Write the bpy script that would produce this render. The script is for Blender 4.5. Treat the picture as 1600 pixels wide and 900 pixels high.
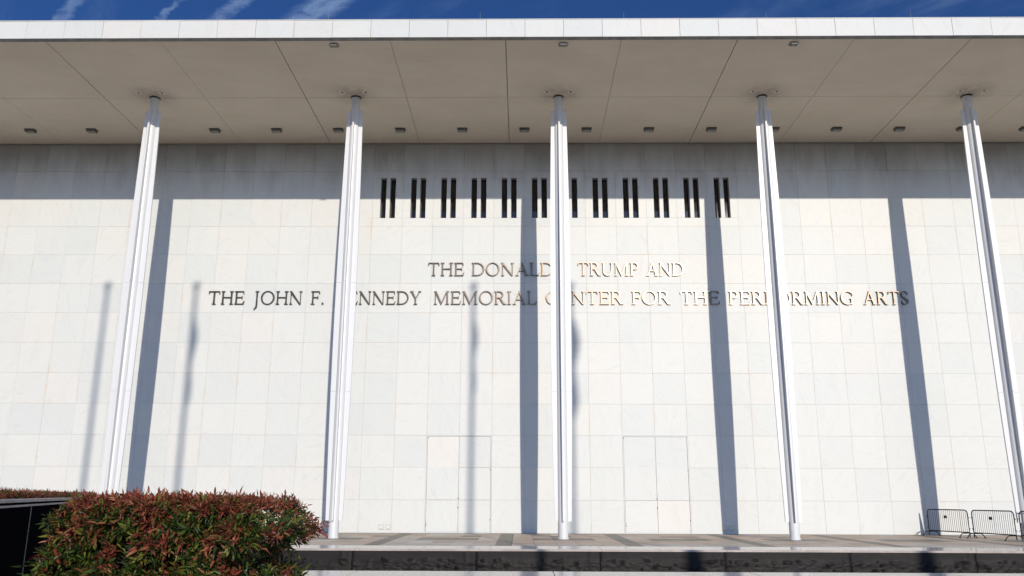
import bpy, math, random
from mathutils import Vector, Matrix, noise
R = math.radians
random.seed(7)
for o in list(bpy.data.objects): bpy.data.objects.remove(o)
S = bpy.context.scene
COL = S.collection

# ------------------------------------------------------------------ camera
cam = bpy.data.cameras.new('camera'); camo = bpy.data.objects.new('camera', cam); COL.objects.link(camo)
PITCH, YAW, ROLL = 0.2437, -0.0123, 0.0031
cam.sensor_width = 36.0; cam.lens = 1305.0 / 1600.0 * 36.0
cam.clip_start = 0.1; cam.clip_end = 6000
camo.location = (-1.507, -36.396, 1.533)
fwd = Vector((math.sin(YAW) * math.cos(PITCH), math.cos(YAW) * math.cos(PITCH), math.sin(PITCH)))
right = Vector((math.cos(YAW), -math.sin(YAW), 0)); up = right.cross(fwd)
r2 = right * math.cos(ROLL) + up * math.sin(ROLL)
u2 = up * math.cos(ROLL) - right * math.sin(ROLL)
camo.rotation_euler = Matrix((r2, u2, -fwd)).transposed().to_euler()
S.camera = camo

# ------------------------------------------------------------------ sun and sky
SUN = Vector((0.256, -1.0, 0.302)).normalized()
EL = math.asin(SUN.z); AZ = math.atan2(SUN.x, SUN.y)
sl = bpy.data.lights.new('sun', 'SUN'); sl.energy = 3.68; sl.angle = R(0.53); sl.color = (1.0, 0.90, 0.80)
so = bpy.data.objects.new('sun', sl); COL.objects.link(so)
so.rotation_euler = SUN.to_track_quat('Z', 'Y').to_euler()
S.view_settings.view_transform = 'Standard'; S.view_settings.look = 'None'
S.view_settings.exposure = 0.0; S.view_settings.gamma = 1.0

W = bpy.data.worlds.new('World'); S.world = W; W.use_nodes = True
nt = W.node_tree; nt.nodes.clear()

class NG:
    """small helper for building node trees"""
    def __init__(s, tree): s.t = tree
    def n(s, typ, **kw):
        nd = s.t.nodes.new(typ)
        for k, v in kw.items():
            if k.startswith('i_'): nd.inputs[k[2:].replace('_', ' ')].default_value = v
            else: setattr(nd, k, v)
        return nd
    def l(s, a, b): s.t.links.new(a, b)
    def put(s, sock, v):
        if hasattr(v, 'is_output') or isinstance(v, bpy.types.NodeSocket): s.l(v, sock)
        else: sock.default_value = v
    def m(s, op, a, b=None, c=None, clamp=False):
        nd = s.t.nodes.new('ShaderNodeMath'); nd.operation = op; nd.use_clamp = clamp
        s.put(nd.inputs[0], a)
        if b is not None: s.put(nd.inputs[1], b)
        if c is not None: s.put(nd.inputs[2], c)
        return nd.outputs[0]
    def mix(s, f, a, b, blend='MIX'):
        nd = s.t.nodes.new('ShaderNodeMix'); nd.data_type = 'RGBA'; nd.blend_type = blend
        s.put(nd.inputs[0], f)
        s.put(nd.inputs[6], a if not isinstance(a, tuple) else (a + (1,))[:4])
        s.put(nd.inputs[7], b if not isinstance(b, tuple) else (b + (1,))[:4])
        return nd.outputs[2]
    def ramp(s, f, a, b):
        nd = s.t.nodes.new('ShaderNodeMapRange'); nd.interpolation_type = 'SMOOTHSTEP'
        s.put(nd.inputs[0], f); nd.inputs[1].default_value = a; nd.inputs[2].default_value = b
        return nd.outputs[0]
    def xyz(s, v):
        nd = s.t.nodes.new('ShaderNodeSeparateXYZ'); s.l(v, nd.inputs[0]); return nd.outputs
    def vec(s, x, y, z):
        nd = s.t.nodes.new('ShaderNodeCombineXYZ')
        s.put(nd.inputs[0], x); s.put(nd.inputs[1], y); s.put(nd.inputs[2], z); return nd.outputs[0]
    def noise(s, v, scale, detail=3, rough=0.5, dist=0.0):
        nd = s.t.nodes.new('ShaderNodeTexNoise'); nd.inputs['Scale'].default_value = scale
        nd.inputs['Detail'].default_value = detail; nd.inputs['Roughness'].default_value = rough
        nd.inputs['Distortion'].default_value = dist; s.l(v, nd.inputs['Vector']); return nd.outputs['Fac']
    def scalev(s, v, x, y, z):
        nd = s.t.nodes.new('ShaderNodeVectorMath'); nd.operation = 'MULTIPLY'
        s.l(v, nd.inputs[0]); nd.inputs[1].default_value = (x, y, z); return nd.outputs[0]

g = NG(nt)
sky = g.n('ShaderNodeTexSky', sky_type='NISHITA', sun_disc=False)
sky.sun_elevation = EL; sky.sun_rotation = AZ; sky.air_density = 0.46; sky.dust_density = 0.8; sky.ozone_density = 8.0
tc = g.n('ShaderNodeTexCoord'); d = g.xyz(tc.outputs['Generated'])
zz = g.m('MAXIMUM', d[2], 0.06)
px = g.m('DIVIDE', d[0], zz); py = g.m('DIVIDE', d[1], zz)
pl = g.vec(px, py, 0.0)
s_ = g.m('ADD', g.m('MULTIPLY', px, 0.69), g.m('MULTIPLY', py, 0.724))
t_ = g.m('SUBTRACT', g.m('MULTIPLY', px, 0.724), g.m('MULTIPLY', py, 0.69))
wob = g.m('MULTIPLY', g.m('SUBTRACT', g.noise(pl, 22, 4, 0.6), 0.5), 0.035)
sw = g.m('ADD', s_, wob)
tot = None
for pos, wd, amp in ((0.472, 0.019, 0.62), (0.620, 0.010, 0.60), (0.712, 0.022, 0.66), (0.840, 0.046, 0.85)):
    a = g.m('ABSOLUTE', g.m('SUBTRACT', sw, pos))
    b = g.m('SUBTRACT', 1.0, g.ramp(a, wd * 0.25, wd))
    b = g.m('MULTIPLY', b, amp)
    tot = b if tot is None else g.m('MAXIMUM', tot, b)
fl = g.noise(g.vec(g.m('MULTIPLY', s_, 38.0), g.m('MULTIPLY', t_, 17.0), 3.0), 1.0, 5, 0.65)
tot = g.m('MULTIPLY', tot, g.ramp(fl, 0.22, 0.62))
wis = g.noise(g.vec(g.m('MULTIPLY', s_, 5.0), g.m('MULTIPLY', t_, 1.6), 9.0), 1.0, 6, 0.62, 0.4)
wis = g.m('MULTIPLY', g.ramp(wis, 0.47, 0.80), 0.30)
tot = g.m('MAXIMUM', tot, wis)
tot = g.m('MULTIPLY', tot, g.ramp(d[2], 0.02, 0.25))
skyc = g.mix(tot, sky.outputs[0], (1.5, 2.3, 4.0))
bg = g.n('ShaderNodeBackground'); g.l(skyc, bg.inputs[0]); bg.inputs[1].default_value = 0.125
wo = g.n('ShaderNodeOutputWorld'); g.l(bg.outputs[0], wo.inputs[0])

# ------------------------------------------------------------------ dimensions (metres)
P, Q = 1.4, 1.349            # marble panel width and height
HS = 17.573                  # height of the canopy underside
CY = -4.69                   # line of the columns
EY = -9.28                   # front face of the canopy
TY, TF = -9.03, -10.66       # terrace paving edge and coping edge
LOW = -0.62                  # level of the drive
N13 = HS / Q

# ------------------------------------------------------------------ materials
def mat(name, col=(0.5, 0.5, 0.5), rough=0.6, metal=0.0, spec=0.5):
    m = bpy.data.materials.new(name); m.use_nodes = True
    b = m.node_tree.nodes['Principled BSDF']
    b.inputs['Base Color'].default_value = (*col, 1); b.inputs['Roughness'].default_value = rough
    b.inputs['Metallic'].default_value = metal; b.inputs['Specular IOR Level'].default_value = spec
    return m, NG(m.node_tree), b

def bump(g, b, h, strength, dist=0.02):
    n = g.n('ShaderNodeBump'); n.inputs['Strength'].default_value = strength; n.inputs['Distance'].default_value = dist
    g.l(h, n.inputs['Height']); g.l(n.outputs[0], b.inputs['Normal'])

def noisy(name, c1, c2, scale, rough, spec=0.5, bstr=0.0, aniso=(1, 1, 1), metal=0.0, detail=5):
    m, g, b = mat(name, c1, rough, metal, spec)
    p = g.n('ShaderNodeNewGeometry').outputs['Position']
    f = g.noise(g.scalev(p, *aniso), scale, detail, 0.6)
    g.l(g.mix(g.ramp(f, 0.3, 0.7), c1, c2), b.inputs['Base Color'])
    if bstr: bump(g, b, f, bstr)
    return m

def marble(name, warm=0.0, dull=1.0):
    m, g, b = mat(name, (0.6, 0.6, 0.6), 0.5, 0, 0.35)
    pos = g.n('ShaderNodeNewGeometry').outputs['Position']; x, y, z = g.xyz(pos)
    ux = g.m('DIVIDE', x, P); uz = g.m('DIVIDE', z, Q)
    wn = g.n('ShaderNodeTexWhiteNoise', noise_dimensions='2D')
    g.l(g.vec(g.m('FLOOR', ux), g.m('FLOOR', uz), 0.0), wn.inputs['Vector'])
    r = wn.outputs['Value']; rc = g.xyz(wn.outputs['Color'])
    c = g.mix(g.ramp(r, 0.15, 0.95), (0.618 * dull, 0.640 * dull, 0.600 * dull), (0.583 * dull, 0.614 * dull, 0.584 * dull))
    c = g.mix(g.m('MULTIPLY', g.ramp(rc[1], 0.55, 0.95), 0.6 + warm), c, (0.640 * dull, 0.640 * dull, 0.590 * dull))
    # veins run at a different slant in each slab
    an = g.m('MULTIPLY', rc[0], 3.1416); ca, sa = g.m('COSINE', an), g.m('SINE', an)
    vx = g.m('ADD', g.m('MULTIPLY', x, ca), g.m('MULTIPLY', z, sa)); vz = g.m('SUBTRACT', g.m('MULTIPLY', z, ca), g.m('MULTIPLY', x, sa))
    vv = g.vec(g.m('MULTIPLY', vx, 0.7), g.m('ADD', y, g.m('MULTIPLY', r, 40.0)), g.m('MULTIPLY', vz, 5.0))
    v1 = g.noise(vv, 1.5, 7, 0.68, 1.4)
    v2 = g.noise(vv, 5.5, 5, 0.7, 0.8)
    c = g.mix(g.m('MULTIPLY', g.ramp(v1, 0.48, 0.74), 0.27), c, (0.42 * dull, 0.445 * dull, 0.45 * dull))
    c = g.mix(g.m('MULTIPLY', g.ramp(v2, 0.52, 0.80), 0.16), c, (0.42 * dull, 0.42 * dull, 0.42 * dull))
    # large soft cloudiness and vertical water streaks
    st = g.noise(g.scalev(pos, 1.7, 1, 0.45), 1.0, 6, 0.62)
    c = g.mix(g.m('MULTIPLY', g.ramp(st, 0.52, 0.78), 0.20), c, (0.50 * dull, 0.475 * dull, 0.44 * dull))
    # canopy shade painted into the upper courses, broken up by streaks
    shade_z = g.m('ADD', z, g.m('MULTIPLY', g.m('SUBTRACT', st, 0.5), 2.2))
    canopy_shade = g.m('MULTIPLY', g.ramp(shade_z, 14.9, HS + .1), g.m('SUBTRACT', 1.0, g.ramp(z, HS + .02, HS + .04)))
    canopy_shade = g.m('MULTIPLY', canopy_shade, g.m('ADD', 0.82, g.m('MULTIPLY', rc[2], 0.30)), clamp=True)
    c = g.mix(g.m('MULTIPLY', canopy_shade, 0.80), c, (0.22 * dull, 0.21 * dull, 0.175 * dull))
    # rusty brown stains that creep out of some joints
    ex = g.m('ABSOLUTE', g.m('SUBTRACT', g.m('FRACT', ux), 0.5)); ez = g.m('ABSOLUTE', g.m('SUBTRACT', g.m('FRACT', uz), 0.5))
    n1 = g.noise(pos, 0.55, 3, 0.6); n2 = g.noise(pos, 6.0, 5, 0.7)
    near = g.m('MAXIMUM', g.ramp(ex, 0.435, 0.5), g.ramp(ez, 0.465, 0.5))
    edge = g.m('MULTIPLY', g.m('MAXIMUM', g.ramp(ex, 0.480, 0.498), g.ramp(ez, 0.480, 0.498)), g.m('MULTIPLY', canopy_shade, g.ramp(n1, 0.35, 0.6)))
    c = g.mix(g.m('MULTIPLY', edge, 0.55), c, (0.10, 0.09, 0.075))       # dirt packed in the joints of the darkened courses
    stn = g.m('MULTIPLY', g.m('MULTIPLY', near, g.ramp(n1, 0.47, 0.68)), g.ramp(n2, 0.35, 0.68))
    c = g.mix(g.m('MULTIPLY', stn, 0.55), c, (0.62, 0.43, 0.26))
    n3 = g.noise(pos, 1.3, 6, 0.75)
    c = g.mix(g.m('MULTIPLY', g.ramp(n3, 0.66, 0.80), 0.35), c, (0.66, 0.50, 0.36))
    g.l(c, b.inputs['Base Color'])
    bump(g, b, v2, 0.08, 0.01)
    return m
M = {}
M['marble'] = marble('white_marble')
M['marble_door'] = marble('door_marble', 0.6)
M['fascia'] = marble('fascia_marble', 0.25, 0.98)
M['joint'] = noisy('joint_mortar', (0.34, 0.31, 0.27), (0.22, 0.20, 0.18), 3, 0.9)
M['core'] = noisy('wall_concrete', (0.55, 0.53, 0.48), (0.46, 0.43, 0.39), 2, 0.9)
M['black_glass'], _, _ = mat('black_glass', (0.006, 0.006, 0.007), 0.04, 0, 0.5)
M['dark_metal'] = noisy('dark_metal', (0.035, 0.035, 0.035), (0.02, 0.02, 0.02), 8, 0.5)

def soffit():
    m, g, b = mat('soffit_plaster', (0.5, 0.45, 0.4), 0.85, 0, 0.2)
    pos = g.n('ShaderNodeNewGeometry').outputs['Position']
    a = g.noise(g.scalev(pos, 1, 1.6, 1), 0.35, 5, 0.6); bb = g.noise(g.scalev(pos, 0.6, 7, 1), 1.2, 5, 0.7)
    c = g.mix(g.ramp(a, 0.3, 0.7), (0.63, 0.555, 0.45), (0.68, 0.605, 0.50))
    c = g.mix(g.m('MULTIPLY', g.ramp(bb, 0.5, 0.8), 0.35), c, (0.50, 0.43, 0.345))
    f = g.noise(pos, 9.0, 4, 0.7); y = g.xyz(pos)[1]
    spots = g.m('MULTIPLY', g.ramp(f, 0.62, 0.75), g.ramp(y, -1.6, -0.2))      # damp spots near the wall
    c = g.mix(g.m('MULTIPLY', spots, 0.5), c, (0.20, 0.17, 0.14))
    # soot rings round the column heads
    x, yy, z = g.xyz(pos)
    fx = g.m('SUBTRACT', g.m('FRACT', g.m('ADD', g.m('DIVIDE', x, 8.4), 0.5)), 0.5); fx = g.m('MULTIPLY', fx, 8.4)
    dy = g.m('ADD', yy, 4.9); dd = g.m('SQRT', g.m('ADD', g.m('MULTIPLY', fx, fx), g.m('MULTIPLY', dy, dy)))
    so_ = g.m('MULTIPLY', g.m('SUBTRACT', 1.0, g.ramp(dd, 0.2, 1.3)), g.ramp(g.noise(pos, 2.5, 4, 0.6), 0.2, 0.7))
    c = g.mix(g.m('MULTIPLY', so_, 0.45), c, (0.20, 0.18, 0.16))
    g.l(c, b.inputs['Base Color']); bump(g, b, bb, 0.12, 0.01)
    return m
M['soffit'] = soffit()

def column_paint():
    m, g, b = mat('column_paint', (0.8, 0.8, 0.8), 0.38, 0, 0.5)
    pos = g.n('ShaderNodeNewGeometry').outputs['Position']
    f = g.noise(g.scalev(pos, 6, 6, 0.5), 1.0, 5, 0.65); z = g.xyz(pos)[2]
    c = g.mix(g.m('MULTIPLY', g.ramp(f, 0.45, 0.8), 0.35), (0.645, 0.668, 0.66), (0.555, 0.565, 0.545))
    g.l(c, b.inputs['Base Color']); return m
M['column'] = column_paint()
M['drip'] = noisy('drip_metal', (0.20, 0.21, 0.19), (0.13, 0.13, 0.12), 4, 0.6)

def paver(name, c1, c2):
    m, g, b = mat(name, c1, 0.55, 0, 0.4)
    pos = g.n('ShaderNodeNewGeometry').outputs['Position']; oi = g.n('ShaderNodeObjectInfo').outputs['Random']
    f = g.noise(pos, 1.1, 6, 0.65); f2 = g.noise(pos, 60, 2, 0.5)
    c = g.mix(g.ramp(f, 0.3, 0.72), c1, c2)
    c = g.mix(g.m('MULTIPLY', f2, 0.25), c, (0.12, 0.11, 0.10))
    hs = g.n('ShaderNodeHueSaturation'); g.l(c, hs.inputs['Color']); g.l(g.m('ADD', g.m('MULTIPLY', oi, 0.28), 0.86), hs.inputs['Value'])
    g.l(hs.outputs[0], b.inputs['Base Color']); bump(g, b, f2, 0.15, 0.004)
    return m
M['pave_tan'] = paver('tan_granite', (0.56, 0.44, 0.33), (0.46, 0.36, 0.28))
M['pave_pink'] = paver('pink_granite', (0.58, 0.46, 0.37), (0.48, 0.38, 0.31))
M['pave_grey'] = paver('light_grey_granite', (0.60, 0.55, 0.48), (0.50, 0.46, 0.41))
M['pave_dark'] = paver('dark_grey_granite', (0.24, 0.22, 0.175), (0.18, 0.165, 0.135))
M['coping'] = noisy('polished_coping_stone', (0.47, 0.42, 0.38), (0.36, 0.32, 0.29), 2.2, 0.17, 0.45, 0.0)
M['trim_stone'] = noisy('weathered_trim_stone', (0.48, 0.44, 0.41), (0.34, 0.31, 0.29), 6, 0.6)
M['drive'] = noisy('pale_drive_concrete', (0.52, 0.47, 0.45), (0.40, 0.37, 0.35), 0.8, 0.16, 0.6, 0.0)
M['ground'] = noisy('ground_concrete', (0.46, 0.40, 0.34), (0.38, 0.335, 0.29), 0.3, 0.85)

def blackpaint():
    m, g, b = mat('black_bitumen_paint', (0.03, 0.03, 0.03), 0.42, 0, 0.22)
    pos = g.n('ShaderNodeNewGeometry').outputs['Position']
    f = g.noise(pos, 5, 6, 0.7, 0.5); f2 = g.noise(g.scalev(pos, 1, 1, 3), 0.7, 3, 0.5)
    c = g.mix(g.ramp(f2, 0.25, 0.75), (0.015, 0.014, 0.0125), (0.007, 0.0068, 0.006))
    c = g.mix(g.m('MULTIPLY', g.ramp(f, 0.62, 0.8), 0.35), c, (0.03, 0.029, 0.026))
    g.l(c, b.inputs['Base Color']); g.l(g.m('ADD', 0.48, g.m('MULTIPLY', f, 0.25)), b.inputs['Roughness'])
    bump(g, b, f, 0.25, 0.015); return m
M['black'] = blackpaint()
M['granite_black'] = noisy('polished_black_granite', (0.006, 0.006, 0.007), (0.009, 0.009, 0.010), 40, 0.5, 0.0)
M['bronze'] = noisy('brushed_bronze', (0.155, 0.125, 0.095), (0.11, 0.088, 0.068), 5, 0.31, 0.5, 0.0, (1, 1, 1), 1.0)
M['lamp_box'] = noisy('grey_lamp_housing', (0.16, 0.165, 0.14), (0.11, 0.11, 0.10), 6, 0.6)
M['lamp_lens'], _, _ = mat('lamp_lens', (0.32, 0.33, 0.30), 0.25)
M['lamp_rim'], _, _ = mat('pale_lamp_rim', (0.80, 0.72, 0.60), 0.6)
M['lamp_dark'], _, _ = mat('dark_lamp_well', (0.03, 0.028, 0.025), 0.6)
M['rust'] = noisy('rusty_seal', (0.55, 0.44, 0.18), (0.38, 0.26, 0.18), 12, 0.9)
M['steel_black'] = noisy('black_enamelled_steel', (0.010, 0.010, 0.010), (0.016, 0.015, 0.014), 12, 0.55, 0.2)
M['blue'] = noisy('dark_blue_enamel', (0.01, 0.025, 0.05), (0.008, 0.018, 0.035), 5, 0.35)
M['flag_pole'], _, _ = mat('pole_aluminium', (0.5, 0.5, 0.5), 0.4, 0.6)
M['flag_cloth'] = noisy('flag_cloth', (0.35, 0.04, 0.05), (0.05, 0.06, 0.25), 1.2, 0.9)
M['soil'] = noisy('dark_soil', (0.03, 0.022, 0.016), (0.05, 0.04, 0.03), 6, 1.0)
M['stem'] = noisy('cane_stems', (0.06, 0.045, 0.03), (0.10, 0.05, 0.035), 9, 0.8)

def leafmat(name, c1, c2):
    m = bpy.data.materials.new(name); m.use_nodes = True; g = NG(m.node_tree)
    b = m.node_tree.nodes['Principled BSDF']; out = m.node_tree.nodes['Material Output']
    pos = g.n('ShaderNodeNewGeometry').outputs['Position']
    f = g.noise(pos, 14, 3, 0.6)
    c = g.mix(g.ramp(f, 0.3, 0.7), c1, c2); g.l(c, b.inputs['Base Color'])
    b.inputs['Roughness'].default_value = 0.42; b.inputs['Specular IOR Level'].default_value = 0.35
    tr = g.n('ShaderNodeBsdfTranslucent'); g.l(c, tr.inputs[0])
    mx = g.n('ShaderNodeMixShader'); mx.inputs[0].default_value = 0.22
    g.l(b.outputs[0], mx.inputs[1]); g.l(tr.outputs[0], mx.inputs[2]); g.l(mx.outputs[0], out.inputs[0])
    return m
LEAF = [leafmat('red_leaf', (0.27, 0.055, 0.036), (0.17, 0.040, 0.030)),
        leafmat('coral_leaf', (0.36, 0.135, 0.070), (0.25, 0.085, 0.045)),
        leafmat('bronze_leaf', (0.20, 0.085, 0.035), (0.13, 0.065, 0.03)),
        leafmat('green_leaf', (0.065, 0.115, 0.020), (0.036, 0.070, 0.014)),
        leafmat('dark_green_leaf', (0.018, 0.034, 0.010), (0.024, 0.042, 0.012)),
        leafmat('olive_leaf', (0.19, 0.19, 0.034), (0.11, 0.125, 0.026))]

# ------------------------------------------------------------------ object helpers
def tag(o, label=None, cat=None, group=None, kind=None):
    if label: o['label'] = label
    if cat: o['category'] = cat
    if group: o['group'] = group
    if kind: o['kind'] = kind
    return o
def empty(name, loc, rz=0.0, parent=None):
    o = bpy.data.objects.new(name, None); o.location = loc; o.rotation_euler = (0, 0, rz); o.empty_display_size = 0.2
    COL.objects.link(o)
    if parent: o.parent = parent
    return o
def inst(name, me, loc=(0, 0, 0), parent=None, scale=None, rot=None):
    o = bpy.data.objects.new(name, me); o.location = loc
    if scale: o.scale = scale
    if rot: o.rotation_euler = rot
    COL.objects.link(o)
    if parent: o.parent = parent
    return o

class MB:
    def __init__(s): s.v = []; s.f = []; s.mi = []; s.cur = 0
    def add(s, vs, fs):
        n = len(s.v); s.v += [tuple(v) for v in vs]
        for f in fs: s.f.append(tuple(i + n for i in f)); s.mi.append(s.cur)
    def box(s, x0, x1, y0, y1, z0, z1, ch=0.0):
        if ch:   # front face (min y) with chamfered edges
            v = [(x0, y1, z0), (x1, y1, z0), (x1, y1, z1), (x0, y1, z1),
                 (x0, y0 + ch, z0), (x1, y0 + ch, z0), (x1, y0 + ch, z1), (x0, y0 + ch, z1),
                 (x0 + ch, y0, z0 + ch), (x1 - ch, y0, z0 + ch), (x1 - ch, y0, z1 - ch), (x0 + ch, y0, z1 - ch)]
            s.add(v, [(0, 3, 2, 1), (0, 1, 5, 4), (1, 2, 6, 5), (2, 3, 7, 6), (3, 0, 4, 7),
                      (4, 5, 9, 8), (5, 6, 10, 9), (6, 7, 11, 10), (7, 4, 8, 11), (8, 9, 10, 11)]); return
        v = [(x, y, z) for z in (z0, z1) for x, y in ((x0, y0), (x1, y0), (x1, y1), (x0, y1))]
        s.add(v, [(0, 3, 2, 1), (4, 5, 6, 7), (0, 1, 5, 4), (1, 2, 6, 5), (2, 3, 7, 6), (3, 0, 4, 7)])
    def slab(s, x0, x1, y0, y1, z0, z1, ch):   # top face chamfered
        v = [(x0, y0, z0), (x1, y0, z0), (x1, y1, z0), (x0, y1, z0), (x0, y0, z1 - ch), (x1, y0, z1 - ch), (x1, y1, z1 - ch), (x0, y1, z1 - ch),
             (x0 + ch, y0 + ch, z1), (x1 - ch, y0 + ch, z1), (x1 - ch, y1 - ch, z1), (x0 + ch, y1 - ch, z1)]
        s.add(v, [(0, 3, 2, 1), (0, 1, 5, 4), (1, 2, 6, 5), (2, 3, 7, 6), (3, 0, 4, 7), (4, 5, 9, 8), (5, 6, 10, 9), (6, 7, 11, 10), (7, 4, 8, 11), (8, 9, 10, 11)])
    def lathe(s, prof, n=24, cx=0, cy=0, cap=True):
        b = len(s.v); k = len(prof)
        vs = [(cx + r * math.cos(2 * math.pi * i / n), cy + r * math.sin(2 * math.pi * i / n), z) for r, z in prof for i in range(n)]
        fs = [(j * n + i, j * n + (i + 1) % n, (j + 1) * n + (i + 1) % n, (j + 1) * n + i) for j in range(k - 1) for i in range(n)]
        if cap: fs += [tuple(range(n - 1, -1, -1)), tuple((k - 1) * n + i for i in range(n))]
        s.add(vs, fs)
    def tube(s, pts, r, n=8):
        pts = [Vector(p) for p in pts]; vs = []; prev = None
        for i, p in enumerate(pts):
            t = (pts[min(i + 1, len(pts) - 1)] - pts[max(i - 1, 0)]).normalized()
            if prev is None: a = t.cross(Vector((0, 0, 1)) if abs(t.z) < .9 else Vector((1, 0, 0))).normalized()
            else: a = (prev - t * prev.dot(t)).normalized()
            prev = a; b = t.cross(a)
            rr = r[i] if isinstance(r, (list, tuple)) else r
            vs += [p + (a * math.cos(2 * math.pi * k / n) + b * math.sin(2 * math.pi * k / n)) * rr for k in range(n)]
        m = len(pts)
        fs = [(j * n + i, j * n + (i + 1) % n, (j + 1) * n + (i + 1) % n, (j + 1) * n + i) for j in range(m - 1) for i in range(n)]
        fs += [tuple(range(n - 1, -1, -1)), tuple((m - 1) * n + i for i in range(n))]
        s.add(vs, fs)
    def prism(s, pts, y0, y1):   # polygon in x-z, extruded along y (front y0)
        n = len(pts)
        a = sum(pts[i][0] * pts[(i + 1) % n][1] - pts[(i + 1) % n][0] * pts[i][1] for i in range(n))
        if a < 0: pts = pts[::-1]
        vs = [(x, y0, z) for x, z in pts] + [(x, y1, z) for x, z in pts]
        s.add(vs, [tuple(range(n)), tuple(range(2 * n - 1, n - 1, -1))] + [(i + n, (i + 1) % n + n, (i + 1) % n, i) for i in range(n)])
    def mesh(s, name, mats, smooth=False):
        me = bpy.data.meshes.new(name); me.from_pydata(s.v, [], s.f)
        for m in (mats if isinstance(mats, (list, tuple)) else [mats]): me.materials.append(m)
        if any(s.mi): me.polygons.foreach_set('material_index', s.mi)
        if smooth: me.shade_smooth(); me.set_sharp_from_angle(angle=R(38))
        me.update(); return me
    def obj(s, name, mats, parent=None, loc=(0, 0, 0), smooth=False, **kw):
        return inst(name, s.mesh(name, mats, smooth), loc, parent, **kw)

def in_view(x, y, z, mx=0.66, my=0.40):
    v = Vector((x, y, z)) - camo.location; dd = v.dot(fwd)
    return dd > 0 and abs(v.dot(right) / dd) < mx and abs(v.dot(up) / dd) < my
def camdist(x, y, z): return (Vector((x, y, z)) - camo.location).length

# ------------------------------------------------------------------ setting: ground, drive, plaza
mb = MB(); mb.add([(-1500, -1500, -0.70), (1500, -1500, -0.70), (1500, 1500, -0.70), (-1500, 1500, -0.70)], [(0, 1, 2, 3)])
tag(mb.obj('ground', M['ground']), kind='structure')
mb = MB(); x = -64.0
while x < 64:
    mb.slab(x + .004, x + 3.646, -17.4, -10.55, -0.69, LOW, .004); mb.slab(x + .004, x + 3.646, -24.0, -17.41, -0.69, LOW, .004); x += 3.65
tag(mb.obj('drive', M['drive']), kind='structure')
mb = MB(); mb.box(-64, 64, -75, -24.02, -0.69, 0.0)
tag(mb.obj('plaza', M['ground']), kind='structure')

mb = MB(); x = -44.0
lw = MB(); lw.box(-44, 44, -21.9, -20.1, LOW - .02, .10)
ledge = tag(lw.obj('stone_ledge', M['ground']), 'long pale stone ledge running across the very bottom of the view', 'low wall')
lm = MB(); lm.slab(-1.82, 1.82, -22.0, -20.0, .101, .164, .006); lme = lm.mesh('ledge_stone', M['coping'])
for k in range(-12, 12): inst('ledge_stone', lme, (k * 3.65 + .9, 0, 0), ledge)

# ------------------------------------------------------------------ terrace with its paving stones
mb = MB(); mb.box(-50, 50, -10.45, 0.45, -0.66, -0.052)
terrace = tag(mb.obj('terrace', M['joint']), kind='structure')
pieces = []   # x0,x1,y0,y1,mat,z
rows = [0.0, -0.32, -1.35, -2.3, -3.2, -3.95, -5.45, -6.3, -7.2, -8.1, TY]
for k in range(-12, 12):
    xb = (1.5 + 3 * k) * P
    for j, (ya, yb) in enumerate(((0, -2.25), (-2.25, -4.5), (-4.5, -6.75), (-6.75, TY))):
        pieces.append((xb - .26, xb + .26, yb, ya, 'pave_dark'))
    xa = xb + .26; wd = (3 * P - .52) / 5
    for j in range(len(rows) - 1):
        ya, yb = rows[j], rows[j + 1]
        odd = (k % 2 == 0)
        for i in range(5):
            x0, x1 = xa + i * wd, xa + (i + 1) * wd
            if j == 0: m_ = 'pave_dark'
            elif j == 5 and 1 <= i <= 3: m_ = 'pave_dark'
            elif j == 9: m_ = 'pave_grey'
            elif j == 8: m_ = 'pave_grey' if odd else random.choice(['pave_tan', 'pave_pink'])
            else: m_ = random.choice(['pave_tan', 'pave_pink', 'pave_tan', 'pave_tan', 'pave_grey'] if j != 3 else ['pave_tan', 'pave_pink', 'pave_dark'])
            pieces.append((x0, x1, yb, ya, m_))
pieces.sort(key=lambda p: (0 if in_view((p[0] + p[1]) / 2, (p[2] + p[3]) / 2, 0) else 1, camdist((p[0] + p[1]) / 2, (p[2] + p[3]) / 2, 0)))
cache = {}; rest = {}
for i, (x0, x1, y0, y1, mm) in enumerate(pieces):
    jz = random.uniform(-.002, .002)
    if i < 290:
        key = (round(x1 - x0, 3), round(y1 - y0, 3), mm)
        if key not in cache:
            b = MB(); w, h = (x1 - x0) / 2 - .004, (y1 - y0) / 2 - .004; b.slab(-w, w, -h, h, -.05, 0, .004); cache[key] = b.mesh('paver', M[mm])
        inst('paver', cache[key], ((x0 + x1) / 2, (y0 + y1) / 2, jz), terrace)
    else:
        b = rest.setdefault(mm, MB()); b.slab(x0 + .004, x1 - .004, y0 + .004, y1 - .004, -.05, jz, .004)
b = MB()
keys = list(rest)
for n, k in enumerate(keys):
    b.cur = n; b.add(rest[k].v, rest[k].f)
tag(b.obj('outer_pavers', [M[k] for k in keys], terrace), kind='stuff')
# coping stones along the front of the terrace
cw = 3.65; me = None
b = MB(); b.slab(-cw / 2 + .004, cw / 2 - .004, TF, TY - .02, -.055, .004, .006); cme = b.mesh('coping_stone', M['coping'])
for k in range(-9, 9):
    xc = -2.79 + 1.82 + k * cw
    if in_view(xc, TF, 0, 0.75): inst('coping_stone', cme, (xc, 0, random.uniform(-.001, .001)), terrace)
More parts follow.
